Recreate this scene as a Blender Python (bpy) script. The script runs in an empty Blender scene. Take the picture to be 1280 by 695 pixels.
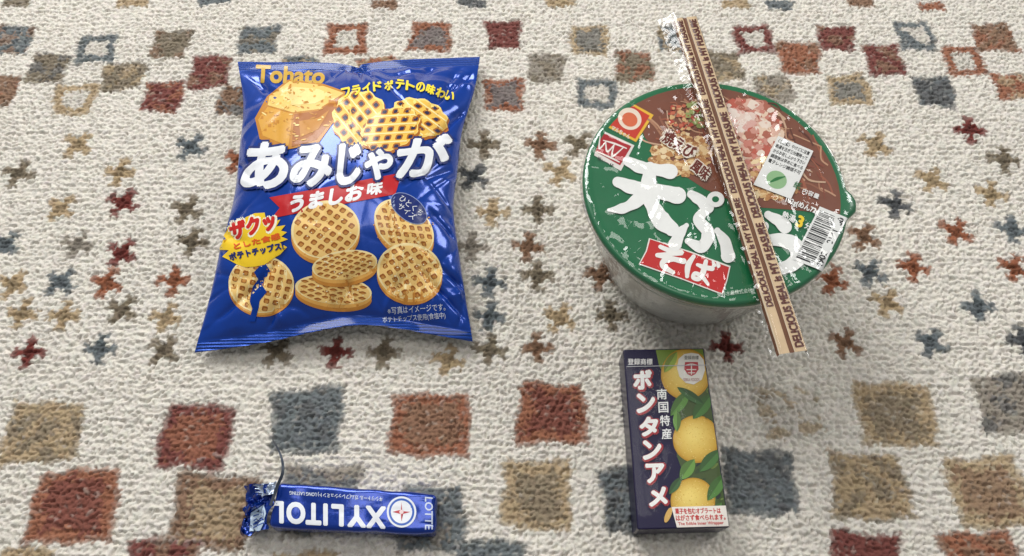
import bpy, bmesh, math, random
import numpy as np
from mathutils import Vector, Matrix, noise
from mathutils.bvhtree import BVHTree
random.seed(3)
COL = bpy.context.scene.collection
F = 930.0; PITCH = math.radians(64); SP = math.sin(PITCH); CP = math.cos(PITCH); HC = 405.0
O = Vector((0, 0, HC))
MM = 0.001

# ------------------------------------------------------------------ camera maths (mm)
def ray(px, py):
    x = (px-640)/F; v = (py-347.5)/F
    return Vector((x, CP - v*SP, -SP - v*CP))
def gp(px, py, z=0.0):
    d = ray(px, py); t = (z-HC)/d.z
    return O + d*t
def proj(p):
    q = Vector(p) - O
    f = q.y*CP - q.z*SP; u = q.y*SP + q.z*CP
    return (640+F*q.x/f, 347.5-F*u/f)

# ------------------------------------------------------------------ materials
def lin(c): 
    c = c/255.0
    return c/12.92 if c <= 0.04045 else ((c+0.055)/1.055)**2.4
def S(r, g, b): return (lin(r), lin(g), lin(b))
def mat(name, rgb, rough=.4, metal=0., coat=0., spec=.5, var=.08, scale=300., bump=0., bscale=600., ribs=0):
    m = bpy.data.materials.new(name); m.use_nodes = True
    nt = m.node_tree; b = nt.nodes['Principled BSDF']
    c = S(*rgb)
    tc = nt.nodes.new('ShaderNodeTexCoord')
    n = nt.nodes.new('ShaderNodeTexNoise'); n.inputs['Scale'].default_value = scale; n.inputs['Detail'].default_value = 4
    nt.links.new(tc.outputs['Object'], n.inputs['Vector'])
    mr = nt.nodes.new('ShaderNodeMapRange'); mr.inputs['To Min'].default_value = 1-var; mr.inputs['To Max'].default_value = 1+var
    nt.links.new(n.outputs['Fac'], mr.inputs['Value'])
    hv = nt.nodes.new('ShaderNodeHueSaturation'); hv.inputs['Color'].default_value = (*c, 1)
    nt.links.new(mr.outputs['Result'], hv.inputs['Value']); nt.links.new(hv.outputs['Color'], b.inputs['Base Color'])
    b.inputs['Roughness'].default_value = rough; b.inputs['Metallic'].default_value = metal
    b.inputs['Coat Weight'].default_value = coat; b.inputs['Coat Roughness'].default_value = .11
    b.inputs['Specular IOR Level'].default_value = spec
    if bump or ribs:
        n2 = nt.nodes.new('ShaderNodeTexNoise'); n2.inputs['Scale'].default_value = bscale; n2.inputs['Detail'].default_value = 3
        nt.links.new(tc.outputs['Object'], n2.inputs['Vector'])
        src = n2.outputs['Fac']
        if ribs:
            wv = nt.nodes.new('ShaderNodeTexWave'); wv.bands_direction = 'Y'; wv.inputs['Scale'].default_value = ribs; wv.inputs['Distortion'].default_value = .4
            nt.links.new(tc.outputs['Object'], wv.inputs['Vector']); src = wv.outputs['Fac']
        bp = nt.nodes.new('ShaderNodeBump'); bp.inputs['Strength'].default_value = bump; bp.inputs['Distance'].default_value = .0006
        nt.links.new(src, bp.inputs['Height']); nt.links.new(bp.outputs['Normal'], b.inputs['Normal'])
    return m
_ink = {}
def ink(r, g, b, rough=.36, metal=0.):
    k = (r, g, b, rough, metal)
    if k not in _ink: _ink[k] = mat('ink_%d_%d_%d' % (r, g, b), (r, g, b), rough, metal, coat=.2, spec=.4, var=.05)
    return _ink[k]
def film_mat(name, fac=.03, edge=.45, rough=.14, bs=.35, bd=.002, sc=90., stretch=(1, 1, 1)):
    m = bpy.data.materials.new(name); m.use_nodes = True; nt = m.node_tree; nt.nodes.clear()
    out = nt.nodes.new('ShaderNodeOutputMaterial'); mix = nt.nodes.new('ShaderNodeMixShader')
    tr = nt.nodes.new('ShaderNodeBsdfTransparent'); gl = nt.nodes.new('ShaderNodeBsdfGlossy')
    gl.inputs['Roughness'].default_value = rough
    lw = nt.nodes.new('ShaderNodeLayerWeight'); lw.inputs['Blend'].default_value = .5
    pw = nt.nodes.new('ShaderNodeMath'); pw.operation = 'POWER'; pw.inputs[1].default_value = 3
    ma = nt.nodes.new('ShaderNodeMath'); ma.operation = 'MULTIPLY_ADD'; ma.inputs[1].default_value = edge; ma.inputs[2].default_value = fac
    n2 = nt.nodes.new('ShaderNodeTexNoise'); n2.inputs['Scale'].default_value = sc; n2.inputs['Detail'].default_value = 2; n2.inputs['Distortion'].default_value = 1.2
    tc = nt.nodes.new('ShaderNodeTexCoord'); mp = nt.nodes.new('ShaderNodeMapping'); mp.inputs['Scale'].default_value = stretch
    nt.links.new(tc.outputs['Object'], mp.inputs['Vector']); nt.links.new(mp.outputs[0], n2.inputs['Vector'])
    bp = nt.nodes.new('ShaderNodeBump'); bp.inputs['Strength'].default_value = bs; bp.inputs['Distance'].default_value = bd
    nt.links.new(n2.outputs['Fac'], bp.inputs['Height']); nt.links.new(bp.outputs['Normal'], gl.inputs['Normal']); nt.links.new(bp.outputs['Normal'], lw.inputs['Normal'])
    nt.links.new(lw.outputs['Facing'], pw.inputs[0]); nt.links.new(pw.outputs[0], ma.inputs[0]); nt.links.new(ma.outputs[0], mix.inputs[0])
    nt.links.new(tr.outputs[0], mix.inputs[1]); nt.links.new(gl.outputs[0], mix.inputs[2]); nt.links.new(mix.outputs[0], out.inputs[0])
    return m

# ------------------------------------------------------------------ objects
def thing(name, label, cat, loc):
    o = bpy.data.objects.new(name, None); COL.objects.link(o); o.location = Vector(loc)*MM
    o['label'] = label; o['category'] = cat; o.empty_display_size = .02
    return o
def rootloc(o):
    p = Vector((0, 0, 0))
    while o: p = p + o.location; o = o.parent
    return p
def part(name, verts, faces, mats, parent=None, mi=None, smooth=True, label=None, normals=None):
    off = rootloc(parent)
    me = bpy.data.meshes.new(name)
    me.from_pydata([Vector(v)*MM - off for v in verts], [], faces)
    for m in (mats if isinstance(mats, list) else [mats]): me.materials.append(m)
    if mi is not None: me.polygons.foreach_set('material_index', mi)
    me.polygons.foreach_set('use_smooth', [smooth]*len(me.polygons))
    me.update()
    if normals: me.normals_split_custom_set_from_vertices([tuple(n) for n in normals])
    o = bpy.data.objects.new(name, me); COL.objects.link(o); o.parent = parent
    if label: o['label'] = label
    return o
def from_bm(bm):
    bm.verts.index_update()
    return [v.co.copy() for v in bm.verts], [[v.index for v in f.verts] for f in bm.faces]
def newell(vs):
    n = Vector((0, 0, 0))
    for i in range(len(vs)): n += (vs[i]-vs[0]).cross(vs[(i+1) % len(vs)]-vs[0])
    return n
class Surf:
    def __init__(s, verts, faces, zg, flat=False):
        s.v = [Vector(v) for v in verts]; s.f = faces; s.flat = flat
        s.b = BVHTree.FromPolygons(s.v, faces); s.zg = zg
        if not flat:
            s.n = [Vector((0, 0, 0)) for _ in s.v]
            for f in faces:
                n = newell([s.v[i] for i in f])
                if n.length: n.normalize()
                for i in f: s.n[i] += n
    def hit(s, px, py):
        d = ray(px, py).normalized()
        h, n, i, t = s.b.ray_cast(O, d)
        if h is None:
            h, n, i, t = s.b.find_nearest(gp(px, py, s.zg))
        sn = n
        if not s.flat:
            sn = Vector((0, 0, 0))
            for k in s.f[i]: sn += s.n[k].normalized()/((s.v[k]-h).length_squared+.01)
            sn.normalize()
        if n.dot(d) > 0: n = -n
        if sn.dot(n) < 0: sn = -sn
        return h, n, sn

# ------------------------------------------------------------------ printing on surfaces
def rq(cx, cy, w, h, rot=0):
    a = math.radians(rot); c, s = math.cos(a), math.sin(a)
    return [(cx+x*c-y*s, cy+x*s+y*c) for x, y in ((-w/2, -h/2), (w/2, -h/2), (w/2, h/2), (-w/2, h/2))]
def qm(q, u, v):
    return tuple(q[0][i]*(1-u)*(1-v)+q[1][i]*u*(1-v)+q[2][i]*u*v+q[3][i]*(1-u)*v for i in (0, 1))
def ell(cx, cy, rx, ry, rot=0, n=40):
    a = math.radians(rot); c, s = math.cos(a), math.sin(a); o = []
    for i in range(n):
        t = 2*math.pi*i/n; x, y = rx*math.cos(t), ry*math.sin(t)
        o.append((cx+x*c-y*s, cy+x*s+y*c))
    return o
def clip(pts, cv):
    ar = sum(cv[i][0]*cv[(i+1) % len(cv)][1]-cv[(i+1) % len(cv)][0]*cv[i][1] for i in range(len(cv)))
    sg = 1 if ar > 0 else -1
    out = list(pts)
    for i in range(len(cv)):
        a, b = cv[i], cv[(i+1) % len(cv)]
        f = lambda p: sg*((b[0]-a[0])*(p[1]-a[1])-(b[1]-a[1])*(p[0]-a[0]))
        inp, out = out, []
        for j in range(len(inp)):
            p, q = inp[j], inp[(j+1) % len(inp)]
            fp, fq = f(p), f(q)
            if fp >= 0: out.append(p)
            if fp*fq < 0:
                t = fp/(fp-fq); out.append((p[0]+(q[0]-p[0])*t, p[1]+(q[1]-p[1])*t))
        if not out: return []
    return out
_tc = {}
def text_tris(s):
    if s in _tc: return _tc[s]
    cu = bpy.data.curves.new('lettering', 'FONT'); cu.body = s; cu.size = 1; cu.align_x = 'CENTER'
    cu.resolution_u = 4
    ob = bpy.data.objects.new('lettering', cu); COL.objects.link(ob)
    bpy.context.view_layer.update()
    me = bpy.data.meshes.new_from_object(ob.evaluated_get(bpy.context.evaluated_depsgraph_get()))
    vs = [(v.co.x, v.co.y) for v in me.vertices]; fs = [list(p.vertices) for p in me.polygons]
    bpy.data.objects.remove(ob); bpy.data.curves.remove(cu); bpy.data.meshes.remove(me)
    if vs:
        xs = [v[0] for v in vs]; ys = [v[1] for v in vs]
        x0, x1, y0, y1 = min(xs), max(xs), min(ys), max(ys)
        vs = [((x-x0)/max(x1-x0, 1e-6), 1-(y-y0)/max(y1-y0, 1e-6)) for x, y in vs]
    _tc[s] = (vs, fs); return _tc[s]

class Print:
    def __init__(s, surf, base=.12, step=5, lift=.06):
        s.surf = surf; s.base = base; s.step = step; s.lift = lift
        s.bm = bmesh.new(); s.mats = []
    def mi(s, m):
        if m not in s.mats: s.mats.append(m)
        return s.mats.index(m)
    def poly(s, pts, m, L=0, cv=None):
        if cv: pts = clip(pts, cv)
        if len(pts) < 3: return
        vs = [s.bm.verts.new((p[0], p[1], L)) for p in pts]
        f = s.bm.faces.new(vs); f.material_index = s.mi(m)
    def stroke(s, pts, w, m, L=0, cap=False, rough=0.):
        n = len(pts)
        ws = w if isinstance(w, (list, tuple)) else [w]*n
        P = [pts[0]]+list(pts)+[pts[-1]]; Q = []; W = []
        for i in range(n-1):
            k = (12 if rough else 8) if n > 2 else (1 if not cap else 8)
            for j in range(k):
                t = j/k; p0, p1, p2, p3 = P[i:i+4]; ts = t*t*(3-2*t)
                Q.append(tuple(.5*((2*p1[a])+(-p0[a]+p2[a])*t+(2*p0[a]-5*p1[a]+4*p2[a]-p3[a])*t*t+(-p0[a]+3*p1[a]-3*p2[a]+p3[a])*t**3) for a in (0, 1)))
                W.append(ws[i]*(1-ts)+ws[i+1]*ts)
        Q.append(pts[-1]); W.append(ws[-1])
        A = []; B = []
        for i in range(len(Q)):
            a = Q[max(i-1, 0)]; b = Q[min(i+1, len(Q)-1)]
            dx, dy = b[0]-a[0], b[1]-a[1]; l = math.hypot(dx, dy) or 1
            nx, ny = -dy/l, dx/l
            ra = 1+rough*noise.noise(Vector((Q[i][0]/11, Q[i][1]/11, 1))); rb = 1+rough*noise.noise(Vector((Q[i][0]/11, Q[i][1]/11, 9)))
            A.append((Q[i][0]+nx*W[i]/2*ra, Q[i][1]+ny*W[i]/2*ra)); B.append((Q[i][0]-nx*W[i]/2*rb, Q[i][1]-ny*W[i]/2*rb))
        mi = s.mi(m)
        va = [s.bm.verts.new((p[0], p[1], L)) for p in A]; vb = [s.bm.verts.new((p[0], p[1], L)) for p in B]
        for i in range(len(Q)-1):
            f = s.bm.faces.new((va[i], va[i+1], vb[i+1], vb[i])); f.material_index = mi
        if cap:
            for k, (q, w2) in enumerate(((Q[0], W[0]), (Q[-1], W[-1]))):
                s.poly(ell(q[0], q[1], w2/2, w2/2, 0, 18), m, L+.08+.04*k)
    def text(s, t, q, m, L=0, bold=0.):
        """bold: stroke gain as a share of the lettering's height (round pen, stacked a few microns apart)"""
        vs, fs = text_tris(t)
        mi = s.mi(m)
        w = .5*(math.dist(q[0], q[1])+math.dist(q[3], q[2])); h = .5*(math.dist(q[0], q[3])+math.dist(q[1], q[2]))
        r = bold*h
        offs = [(0, 0)]
        if bold > 0.012:
            k = 8 if h > 14 else 4
            offs += [(math.cos(2*math.pi*i/k+.4), math.sin(2*math.pi*i/k+.4)) for i in range(k)]
        ru, rv = min(.3, r/max(w, 1e-3)), min(.3, r/max(h, 1e-3))
        for n, (ox, oy) in enumerate(offs):
            bv = [s.bm.verts.new((*qm(q, ru+u*(1-2*ru)+ox*ru, rv+v*(1-2*rv)+oy*rv), L+n*.05)) for u, v in vs]
            for f in fs:
                try:
                    ff = s.bm.faces.new([bv[i] for i in f]); ff.material_index = mi
                except ValueError: pass
    def arc(s, t, pts, w, h, m, L=0, bold=0.):
        n = len(t)
        for i, ch in enumerate(t):
            k = i/(n-1)*(len(pts)-1); j = min(int(k), len(pts)-2); f = k-j
            x = pts[j][0]*(1-f)+pts[j+1][0]*f; y = pts[j][1]*(1-f)+pts[j+1][1]*f
            a = math.degrees(math.atan2(pts[j+1][1]-pts[j][1], pts[j+1][0]-pts[j][0]))
            s.text(ch, rq(x, y, w, h, a), m, L, bold)
    def build(s, name, parent, label=None):
        bm = s.bm
        bmesh.ops.triangulate(bm, faces=bm.faces[:])
        if s.step:
            xs = [v.co.x for v in bm.verts]; ys = [v.co.y for v in bm.verts]
            for ax, (a, b) in enumerate(((min(xs), max(xs)), (min(ys), max(ys)))):
                k = math.floor(a/s.step)*s.step+s.step+.0137
                while k < b:
                    co = [0, 0, 0]; no = [0, 0, 0]; co[ax] = k; no[ax] = 1
                    bmesh.ops.bisect_plane(bm, geom=bm.verts[:]+bm.edges[:]+bm.faces[:], plane_co=co, plane_no=no, dist=1e-5)
                    k += s.step
            bmesh.ops.triangulate(bm, faces=[f for f in bm.faces if len(f.verts) > 3])
        verts = []; nor = []
        for v in bm.verts:
            h, n, sn = s.surf.hit(v.co.x, v.co.y)
            verts.append(h+sn*(s.base+s.lift*v.co.z)); nor.append(sn)
        bm.verts.index_update(); faces = []; mi = []
        for f in bm.faces:
            idx = [v.index for v in f.verts]
            if newell([verts[i] for i in idx]).dot(nor[idx[0]]) < 0: idx.reverse()
            faces.append(idx); mi.append(f.material_index)
        bm.free()
        return part(name, verts, faces, s.mats, parent, mi, True, label, nor)

def rbox(xy, z0, z1, r, seg=4, sub=0):
    bm = bmesh.new()
    b = [bm.verts.new((p[0], p[1], z0)) for p in xy]; t = [bm.verts.new((p[0], p[1], z1)) for p in xy]
    bm.faces.new(t); bm.faces.new(b[::-1])
    for i in range(4):
        j = (i+1) % 4; bm.faces.new((b[i], b[j], t[j], t[i]))
    bmesh.ops.recalc_face_normals(bm, faces=bm.faces[:])
    bmesh.ops.bevel(bm, geom=bm.edges[:], offset=r, segments=seg, affect='EDGES', profile=.5)
    if sub: bmesh.ops.subdivide_edges(bm, edges=[e for e in bm.edges if e.calc_length() > 4], cuts=sub, use_grid_fill=True)
    bmesh.ops.recalc_face_normals(bm, faces=bm.faces[:])
    return bm
def spl(pts):
    pts = [np.array(p, float) for p in pts]; n = len(pts)-1
    def f(t):
        k = min(max(t, 0), 1)*n; i = min(int(k), n-1); t = k-i
        p0 = pts[max(i-1, 0)]; p1 = pts[i]; p2 = pts[i+1]; p3 = pts[min(i+2, n)]
        return .5*(2*p1+(p2-p0)*t+(2*p0-5*p1+4*p2-p3)*t*t+(-p0+3*p1-3*p2+p3)*t**3)
    return f

# ================================================================== SNACK BAG
BLUE = (2, 64, 166)
def build_bag():
    root = thing('chip_bag', 'plump blue foil snack bag with waffle chip pictures lying on the rug', 'snack bag', gp(425, 260, 0))
    Lf = spl([(297, 77), (304, 130), (299, 190), (292, 250), (276, 310), (262, 372), (243, 441)])
    Rf = spl([(600, 71), (593, 112), (578, 162), (572, 212), (567, 262), (574, 318), (582, 372), (591, 427)])
    Tf = spl([(297, 77), (370, 78), (432, 80), (447, 85), (458, 79), (520, 74), (600, 71)])
    Bf = spl([(243, 441), (320, 430), (390, 415), (450, 406), (500, 411), (545, 419), (591, 427)])
    NU, NV = 200, 220
    rnd = random.Random(8)
    wr = []
    for e in (0, 1):
        for i in range(28):
            wr.append((e, rnd.uniform(.03, .97), rnd.uniform(-.8, .8), rnd.uniform(.007, .02), rnd.uniform(-3.4, 2.4), rnd.uniform(.04, .15)))
    ws = []
    for e in (0, 1):
        for i in range(22):
            ws.append((e, rnd.uniform(.05, .95), rnd.uniform(-.9, .9), rnd.uniform(.007, .016), rnd.uniform(-4.0, 2.8), rnd.uniform(.04, .12)))
    cre = [((.02, .07), (.20, .22), -3.0), ((.98, .08), (.84, .26), -3.6), ((.99, .22), (.86, .40), -3.4), ((.97, .45), (.86, .52), -2.8), ((.02, .93), (.24, .78), -3.2),
           ((.98, .93), (.78, .80), -3.6), ((.01, .38), (.10, .48), -2.4), ((.50, .955), (.46, .86), -2.0), ((.93, .06), (.88, .22), -2.6), ((.01, .62), (.12, .70), -2.8), ((.99, .68), (.88, .62), -3.0), ((.30, .06), (.34, .14), -1.8),
           ((.50, .05), (.52, .15), -2.2), ((.70, .95), (.66, .86), -2.2), ((.20, .95), (.28, .86), -2.0), ((.06, .06), (.10, .18), -2.4)]
    top = []; bot = []
    for j in range(NV+1):
        v = j/NV
        for i in range(NU+1):
            u = i/NU
            p = (1-u)*Lf(v)+u*Rf(v)+(1-v)*(Tf(u)-((1-u)*Tf(0)+u*Tf(1)))*max(0, 1-4*v)+v*(Bf(u)-((1-u)*Bf(0)+u*Bf(1)))
            ze = 6+11*max(0, math.sin(math.pi*v))**.8+8*math.sin(math.pi*u)*abs(2*v-1)**5
            b = gp(p[0], p[1], ze)
            w = min(max((v-.05)/.905, 0), 1)
            fu = max(0, 1-abs(2*u-1)**2.1)**.72; fv = max(0, 1-abs(2*w-1)**2.4)**.78
            z = ze+26*fu*fv
            d = 0
            for e, u0, sl, wd, a, ln in wr:
                dv = (v-.05) if e == 0 else (.955-v)
                if dv < 0 or dv > .5: continue
                x = abs((u-u0-sl*dv)/wd)
                if x < 3: d += a*math.exp(-x**1.2)*math.exp(-dv/ln)*min(1, dv/.02)
            for e, v0, sl, wd, a, ln in ws:
                du = u if e == 0 else 1-u
                if du > .5: continue
                x = abs((v-v0-sl*du)/wd)
                if x < 3: d += a*math.exp(-x**1.2)*math.exp(-du/ln)*min(1, du/.03)*min(1, max(0, min(v-.05, .95-v))/.06)
            inn = min(1, max(0, min(v-.05, .95-v))/.05)
            for (a0, a1), (b0, b1), am in cre:
                ex, ey = b0-a0, b1-a1; l2 = ex*ex+ey*ey
                t = ((u-a0)*ex+(v-a1)*ey)/l2
                if -.1 < t < 1.1:
                    dist = abs((u-a0)*ey-(v-a1)*ex)/math.sqrt(l2)
                    if dist < .05: d += am*math.exp(-(dist/.011)**1.2)*max(0, math.sin(math.pi*min(1, max(0, (t+.1)/1.2))))*inn
            d += 1.7*noise.noise(Vector((u*4, v*5, 1.7)))*fu*fv + .9*noise.noise(Vector((u*10, v*11, 4.7)))*fu
            rid = abs(noise.noise(Vector((u*5+.6*noise.noise(Vector((u*6, v*6, 2))), v*5, 12.3))))
            d -= 1.8*max(0, .12-rid)/.12*fu*(.25+.75*min(1, abs(2*u-1)**2+abs(2*v-1)**2))*inn
            if v < .05: d += 1.8*noise.noise(Vector((u*7, 0, 9)))*math.sin(math.pi*u)
            if v > .955: d += .8*noise.noise(Vector((u*6, 3, 9)))*math.sin(math.pi*u)
            top.append(Vector((b.x, b.y, z+d)))
            zb = ze-17*(fu*fv)**.8
            edge = min(u, 1-u, v, 1-v)
            bot.append(Vector((b.x, b.y, max(.4, min(zb, z+d-.4)) if edge > 0 else z+d-.05)))
    faces = []
    for j in range(NV):
        for i in range(NU):
            a = j*(NU+1)+i
            faces.append([a, a+NU+1, a+NU+2, a+1])
    foil = mat('blue_foil_film', BLUE, .22, .3, coat=.6, bump=.10, bscale=260)
    seal = mat('blue_foil_seal', (8, 66, 160), .26, .45, coat=.5, bump=1., ribs=170)
    back = mat('silver_back_film', (176, 182, 194), .35, .4, coat=.3)
    js = int(NV*.05); je = int(NV*.96)
    mi = [1 if (k//NU) < js or (k//NU) >= je else 0 for k in range(len(faces))]
    fp = part('front_panel', top, faces, [foil, seal], root, mi)
    part('back_panel', bot, [f[::-1] for f in faces], back, root)
    sf = Surf(top, faces, 25)
    W = ink(240, 242, 245); Y = ink(245, 205, 40); R = ink(196, 32, 38); N = ink(8, 36, 110)
    P = Print(sf, .25, 4)
    P.text('Tohato', [(320, 81), (408, 85), (405, 106), (319, 104)], ink(208, 166, 60), 0, .05); P.build('maker_lettering', fp)
    P = Print(sf, .25, 5)
    P.poly([(334, 121), (360, 100), (404, 105), (432, 115), (425, 142), (398, 180), (354, 188), (325, 174), (319, 148)], ink(198, 132, 38), 1)
    P.poly([(337, 121), (362, 102), (402, 107), (430, 117), (398, 137), (366, 141), (335, 132)], ink(240, 202, 112), 2)
    P.poly([(348, 121), (366, 109), (398, 112), (416, 119), (394, 130), (366, 132)], ink(252, 224, 148), 3)
    P.poly([(335, 134), (366, 143), (361, 183), (329, 170), (323, 150)], ink(222, 164, 62), 2)
    P.poly([(368, 143), (398, 139), (427, 120), (422, 142), (396, 175), (365, 184)], ink(172, 100, 24), 2)
    P.poly([(374, 152), (398, 148), (412, 138), (398, 162), (376, 172)], ink(200, 136, 46), 3)
    rp = random.Random(5)
    for k in range(110):
        x = rp.uniform(328, 420); y = rp.uniform(112, 178)
        if abs(x-374)/52+abs(y-145)/46 < 1: P.poly(ell(x, y, rp.uniform(1, 4), rp.uniform(.5, 1.3), rp.uniform(-40, 40), 8), rp.choice([ink(250, 222, 146), ink(198, 134, 44), ink(228, 174, 80)]), 3.5+k*.02)
    P.build('potato_picture', fp)
    def lattice(P, cx, cy, rx, ry, rot, L, s, lat, ho, hi, lim=.80, shift=(.3, 1.0), g=1.):
        a = math.radians(rot); la = math.radians(lat); n = int(1/s)+2
        for i in range(-n, n+1):
            for j in range(-n, n+1):
                x, y = i*s, j*s
                X = x*math.cos(la)-y*math.sin(la); Yy = x*math.sin(la)+y*math.cos(la)
                if X*X+Yy*Yy > lim: continue
                q = []
                for dx, dy in ((-.31, -.20), (-.20, -.31), (.20, -.31), (.31, -.20), (.31, .20), (.20, .31), (-.20, .31), (-.31, .20)):
                    x2, y2 = x+dx*s*g, y+dy*s*g
                    XX = (x2*math.cos(la)-y2*math.sin(la))*rx; YY = (x2*math.sin(la)+y2*math.cos(la))*ry
                    q.append((cx+XX*math.cos(a)-YY*math.sin(a), cy+XX*math.sin(a)+YY*math.cos(a)))
                P.poly(q, ho, L)
                if hi:
                    mx, my = sum(z[0] for z in q)/8, sum(z[1] for z in q)/8
                    P.poly([(p[0]*.6+.4*mx+shift[0], p[1]*.6+.4*my+shift[1]) for p in q], hi, L+.4)
    P = Print(sf, .25, 5)
    def wavy(cx, cy, rx, ry, rot, n=48):
        return [(cx+(x-cx)*(1+.05*math.sin(i*math.pi*2*11/n)), cy+(y-cy)*(1+.05*math.sin(i*math.pi*2*11/n))) for i, (x, y) in enumerate(ell(cx, cy, rx, ry, rot, n))]
    for cx, cy, rx, ry, rot, L, s in ((524, 147, 36, 23, 16, 1, .42), (450, 149, 34, 35, 20, 4, .38), (488, 162, 38, 25, -24, 7, .40)):
        P.poly(wavy(cx+1, cy+3, rx+.6, ry+.6, rot), ink(180, 106, 26), L)
        P.poly(wavy(cx, cy, rx, ry, rot), ink(254, 224, 130), L+.4)
        P.poly(wavy(cx+.6, cy+.8, rx*.94, ry*.93, rot), ink(246, 198, 88), L+.8)
        lattice(P, cx, cy, rx, ry, rot, L+1.2, s, 30, ink(176, 104, 28), ink(40, 44, 80), .84, (0, .3), 1.0)
        a = math.radians(rot+30)
        for k in range(-3, 4):
            y = (k+.5)*s*1.0
            if abs(y) > .85: continue
            hw = math.sqrt(1-y*y)*.9
            pts = [(cx+(t*math.cos(math.radians(30))-y*math.sin(math.radians(30)))*rx*math.cos(math.radians(rot))-(t*math.sin(math.radians(30))+y*math.cos(math.radians(30)))*ry*math.sin(math.radians(rot)),
                    cy+(t*math.cos(math.radians(30))-y*math.sin(math.radians(30)))*rx*math.sin(math.radians(rot))+(t*math.sin(math.radians(30))+y*math.cos(math.radians(30)))*ry*math.cos(math.radians(rot))) for t in (-hw, 0, hw)]
            P.stroke(pts, 1.6, ink(255, 236, 168), L+2)
    P.build('fries_picture', fp)
    P = Print(sf, .25, 5)
    P.arc('フライドポテトの味わい', [(433, 117), (465, 110), (500, 107), (532, 111), (562, 121)], 11.5, 12.5, ink(250, 225, 60), 12, .05)
    P.build('tagline_lettering', fp)
    P = Print(sf, .25, 5)
    T = (('あ', [(310, 179), (366, 177), (359, 237), (300, 239)]), ('み', [(368, 183), (420, 180), (413, 234), (361, 236)]),
         ('じ', [(424, 181), (455, 178), (450, 231), (420, 234)]), ('ゃ', [(457, 188), (493, 186), (489, 224), (454, 229)]),
         ('が', [(498, 172), (566, 168), (559, 219), (492, 225)]))
    for ch, q in T:
        P.text(ch, [(q[0][0]-3, q[0][1]-3), (q[1][0]+3, q[1][1]-3), (q[2][0]+3, q[2][1]+3), (q[3][0]-3, q[3][1]+3)], N, 11, .10)
    for ch, q in T: P.text(ch, q, W, 14, .048)
    P.build('title_lettering', fp)
    P = Print(sf, .25, 5)
    P.poly([(337, 247), (420, 232), (502, 216), (494, 243), (420, 257), (340, 273), (350, 260)], R, 1)
    P.text('うましお', [(364, 245), (456, 228), (453, 250), (361, 267)], ink(250, 250, 250), 2.5, .06)
    P.text('味', [(460, 229), (480, 225), (477, 243), (458, 246)], ink(250, 250, 250), 2.5, .05)
    P.build('flavour_banner', fp)
    P = Print(sf, .25, 5)
    P.poly(ell(511, 261, 26, 15, 38), ink(150, 166, 204), 5); P.poly(ell(511, 261, 25.2, 14.2, 38), N, 6)
    P.text('ひとくち\nサイズ', rq(511, 261, 34, 17, 38), W, 7, .0)
    P.build('size_badge', fp)
    P = Print(sf, .25, 5)
    b = []; rb = random.Random(9)
    for k in range(44):
        t = 2*math.pi*k/44; r = rb.uniform(1.0, 1.12) if k % 2 else rb.uniform(.80, .86)
        b.append((319+40*r*math.cos(t)*(1.0), 301+31*r*math.sin(t)-6*math.cos(t)*r))
    P.poly(b, Y, 5)
    P.text('ザクッ', [(283, 276), (346, 261), (350, 290), (287, 305)], ink(255, 250, 225), 6, .10)
    P.text('ザクッ', [(286, 279), (343, 264), (347, 287), (290, 302)], ink(208, 36, 28), 8, .065)
    P.text('とした食感', [(292, 305), (350, 291), (352, 299), (294, 313)], ink(222, 96, 30), 9, .06)
    P.text('ポテトチップス!', [(286, 317), (354, 302), (356, 312), (289, 327)], ink(20, 40, 110), 10, .06)
    P.build('crunch_burst', fp)
    ho = ink(160, 94, 32); hi = ink(198, 136, 64)
    def chip(cx, cy, rx, ry, rot, th, L, s=.27, lat=45, crack=None):
        P = Print(sf, .25, 5)
        P.poly([(x, y+th) for x, y in ell(cx, cy, rx, ry, rot)], ink(206, 138, 56), L)
        P.poly([(x, y+th*.5) for x, y in ell(cx, cy, rx, ry, rot)], ink(230, 172, 86), L+.25)
        P.poly(ell(cx, cy, rx, ry, rot), ink(255, 232, 170), L+.5)
        P.poly(ell(cx+.5, cy+1, rx*.94, ry*.93, rot), ink(248, 206, 126), L+1)
        lattice(P, cx, cy, rx, ry, rot, L+1.6, s, lat, ho, hi, .84)
        rp2 = random.Random(int(cx))
        for k in range(26):
            t = rp2.uniform(0, 6.28); q = math.sqrt(rp2.random())*.9
            P.poly(ell(cx+rx*q*math.cos(t), cy+ry*q*math.sin(t), rp2.uniform(.6, 1.6), rp2.uniform(.5, 1.1), 0, 7), rp2.choice([ink(255, 240, 196), ink(226, 166, 84)]), L+2.4+k*.02)
        if crack: P.poly(crack, ink(*BLUE, .22, .3), L+3.2)
        P.build('waffle_chip_picture', fp)
    chip(407, 287, 43, 36, -8, 8, 1)
    chip(505, 284, 42, 29, 40, 7, 1)
    chip(417, 362, 48, 18, 6, 9, 2)
    chip(431, 331, 41, 18, -8, 9, 6)
    chip(512, 339, 41, 35, 12, 7, 4)
    chip(327, 355, 41, 36, 4, 5, 1, .27, 8,
         [(330, 312), (341, 312), (337, 324), (333, 331), (339, 340), (331, 350), (329, 358), (334, 365), (325, 376), (324, 384), (319, 402), (311, 402), (316, 386), (313, 377), (322, 366), (316, 358), (323, 349), (318, 340), (327, 331), (324, 322)])
    P = Print(sf, .25, 5)
    P.text('※写真はイメージです。', [(484, 384), (556, 379), (557, 388), (485, 393)], ink(225, 230, 240), 2, 0)
    P.text('ポテトチップス使用(食塩中)', [(478, 396), (556, 390), (557, 399), (479, 405)], ink(225, 230, 240), 2, 0)
    P.build('notice_lettering', fp)

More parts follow.
